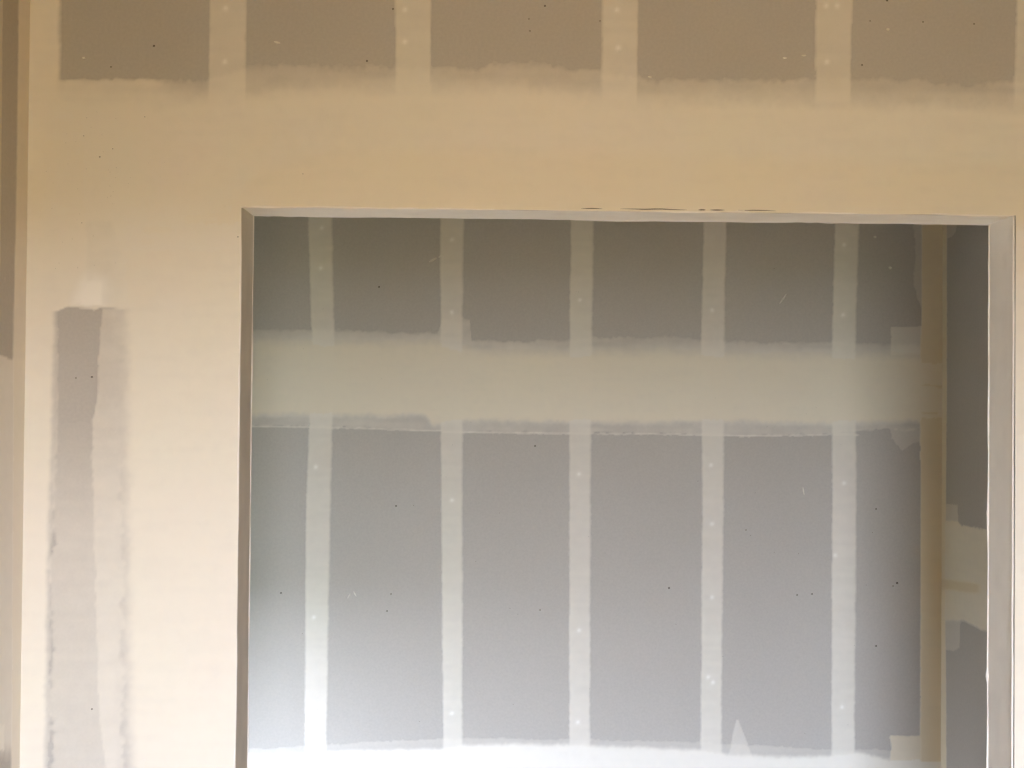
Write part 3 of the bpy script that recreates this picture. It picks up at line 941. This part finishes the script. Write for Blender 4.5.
# ------------------------------------------------------------------ returns of the opening: board, compound, metal corner beads
def sheet(name, parent, P0, du, dv, nrm, nu, nv, seed, thick, coat, rag=None, label=None):
    """thin skin of compound over a return, slightly uneven; rag = wavy far edge"""
    P0, du, dv, nrm = map(np.array, (P0, du, dv, nrm))
    uu, vv = np.meshgrid(np.linspace(0, 1, nu), np.linspace(0, 1, nv), indexing='ij')
    Lu, Lv = np.linalg.norm(du), np.linalg.norm(dv)
    nz = value_noise(uu * Lu, vv * Lv, .05, .03, seed); n2 = value_noise(uu * Lu, vv * Lv, .012, .012, seed + 1)
    h = .0004 + .0005 * nz + .0003 * n2
    X = P0 + uu[..., None] * du + vv[..., None] * dv + h[..., None] * nrm
    ids = np.arange(nu * nv).reshape(nu, nv)
    q = np.stack([ids[:-1, :-1], ids[1:, :-1], ids[1:, 1:], ids[:-1, 1:]], -1).reshape(-1, 4)
    o = add(name, X.reshape(-1, 3).tolist(), q.tolist(), 'mud', parent, True)
    for an, arr in (('thick', np.clip(thick + .25 * (nz - .5), 0, 1)), ('coat', coat + 0 * nz)):
        a_ = o.data.attributes.new(an, 'FLOAT', 'POINT'); a_.data.foreach_set('value', arr.ravel().astype(np.float32))
    if label: o['label'] = label
    return o

def bead(parent, p0, p1, r, seed, mat, wob=.0008, name='corner_bead', lump=()):
    """round nosed corner bead with lumps of compound along it"""
    p0, p1 = np.array(p0, float), np.array(p1, float); L = np.linalg.norm(p1 - p0); dr = (p1 - p0) / L
    e1 = np.cross(dr, (0, 0, 1) if abs(dr[2]) < .9 else (1, 0, 0)); e1 /= np.linalg.norm(e1); e2 = np.cross(dr, e1)
    n = max(2, int(L / .006)); s = np.linspace(0, 1, n) * L; K = 8
    o1 = (value_noise(s, s * 0, .12, 1, seed) - .5) * 2 * wob + (value_noise(s, s * 0, .02, 1, seed + 1) - .5) * wob
    o2 = (value_noise(s, s * 0, .10, 1, seed + 2) - .5) * 2 * wob
    rr = r * (.85 + .3 * value_noise(s, s * 0, .03, 1, seed + 3))
    for c, wd, ht in lump: rr = rr + ht * np.exp(-((s - c) / wd) ** 2)
    V = []
    for i in range(n):
        c = p0 + dr * s[i] + e1 * o1[i] + e2 * o2[i]
        V += [tuple(c + rr[i] * (math.cos(k * 2 * math.pi / K) * e1 + math.sin(k * 2 * math.pi / K) * e2)) for k in range(K)]
    Fc = [(i * K + k, i * K + (k + 1) % K, (i + 1) * K + (k + 1) % K, (i + 1) * K + k) for i in range(n - 1) for k in range(K)]
    Fc += [tuple(range(K - 1, -1, -1)), tuple((n - 1) * K + k for k in range(K))]
    return add(name, V, Fc, mat, parent, True)

# left return
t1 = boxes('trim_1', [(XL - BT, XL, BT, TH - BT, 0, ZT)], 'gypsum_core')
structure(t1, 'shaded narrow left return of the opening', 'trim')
sheet('compound_coat', t1, (XL, .0015, 0), (0, 0, ZT), (0, TH - .003, 0), (1, 0, 0), 300, 14, 31, .45, .3)  # thin dark coat puts this side's shade into its colour
bead(t1, (XL - .001, .001, 0), (XL - .001, .001, ZT), .0022, 41, 'bead_mud', .0011)
bead(t1, (XL - .0005, TH - .001, 0), (XL - .0005, TH - .001, ZT), .0026, 45, 'bead_mud', .0012)
# right return
t2 = boxes('trim_2', [(XR, XR + BT, BT, TH - BT, 0, ZT)], 'gypsum_core')
structure(t2, 'bright cream right return of the opening with ragged bead edge', 'trim')
sheet('compound_coat', t2, (XR, .0015, 0), (0, 0, ZT), (0, TH - .003, 0), (-1, 0, 0), 300, 14, 51, 1., -.5)  # pale coat puts extra light into this side's colour
bead(t2, (XR - .0006, .001, 0), (XR - .0006, .001, ZT), .0022, 61, 'bead_mud', .0006)
bead(t2, (XR - .0005, TH - .001, 0), (XR - .0005, TH - .001, ZT), .0026, 65, 'bead_mud', .0010, lump=((.93, .010, .0030), (1.27, .006, .0012)))
# header return
t3 = boxes('trim_3', [(XL - BT, XR + BT, BT, TH - BT, ZT, ZT + BT)], 'gypsum_core')
structure(t3, 'pale grey underside of the opening header', 'trim')
sheet('compound_coat', t3, (XL, .0015, ZT), (XR - XL, 0, 0), (0, TH - .003, 0), (0, 0, -1), 300, 14, 71, 1., -1.)
bead(t3, (XL, .001, ZT + .001), (XR, .001, ZT + .001), .0022, 81, 'bead_mud', .0014, lump=((.05, .03, .0012), (.20, .03, .001), (.90, .03, .001), (.995, .012, .0018), (1.46, .02, .0012)))
bead(t3, (XL, TH - .001, ZT + .0005), (XR, TH - .001, ZT + .0005), .0026, 85, 'bead_paper', .0018, lump=((.03, .012, .0012), (.075, .015, .0012), (1.16, .012, .0014), (1.20, .018, .0016), (1.40, .02, .0008)))

for ca, cb, hh in ((.672, .714, .0009), (.750, .882, .0010), (.905, .920, .0014), (.928, .958, .0012), (.985, 1.06, .0008)):     # hairline cracks along the header bead
    n_ = 9; xs = np.linspace(XL + ca, XL + cb, n_); zz = ZT + .0042 + (value_noise(xs, xs * 0, .02, 1, 91) - .5) * .0015
    hw = hh * np.sin(np.linspace(.15, math.pi - .15, n_))
    V = [(x, -.0019, z + q) for x, z, q in zip(xs, zz, hw)] + [(x, -.0019, z - q) for x, z, q in zip(xs, zz, hw)] + [(x, .001, z) for x, z in zip(xs, zz)]
    add('bead_crack', V, [(i, i + 1, n_ + i + 1, n_ + i) for i in range(n_ - 1)] + [(i, 2 * n_ + i, 2 * n_ + i + 1, i + 1) for i in range(n_ - 1)] + [(n_ + i, n_ + i + 1, 2 * n_ + i + 1, 2 * n_ + i) for i in range(n_ - 1)], 'pinhole_dark', t3)
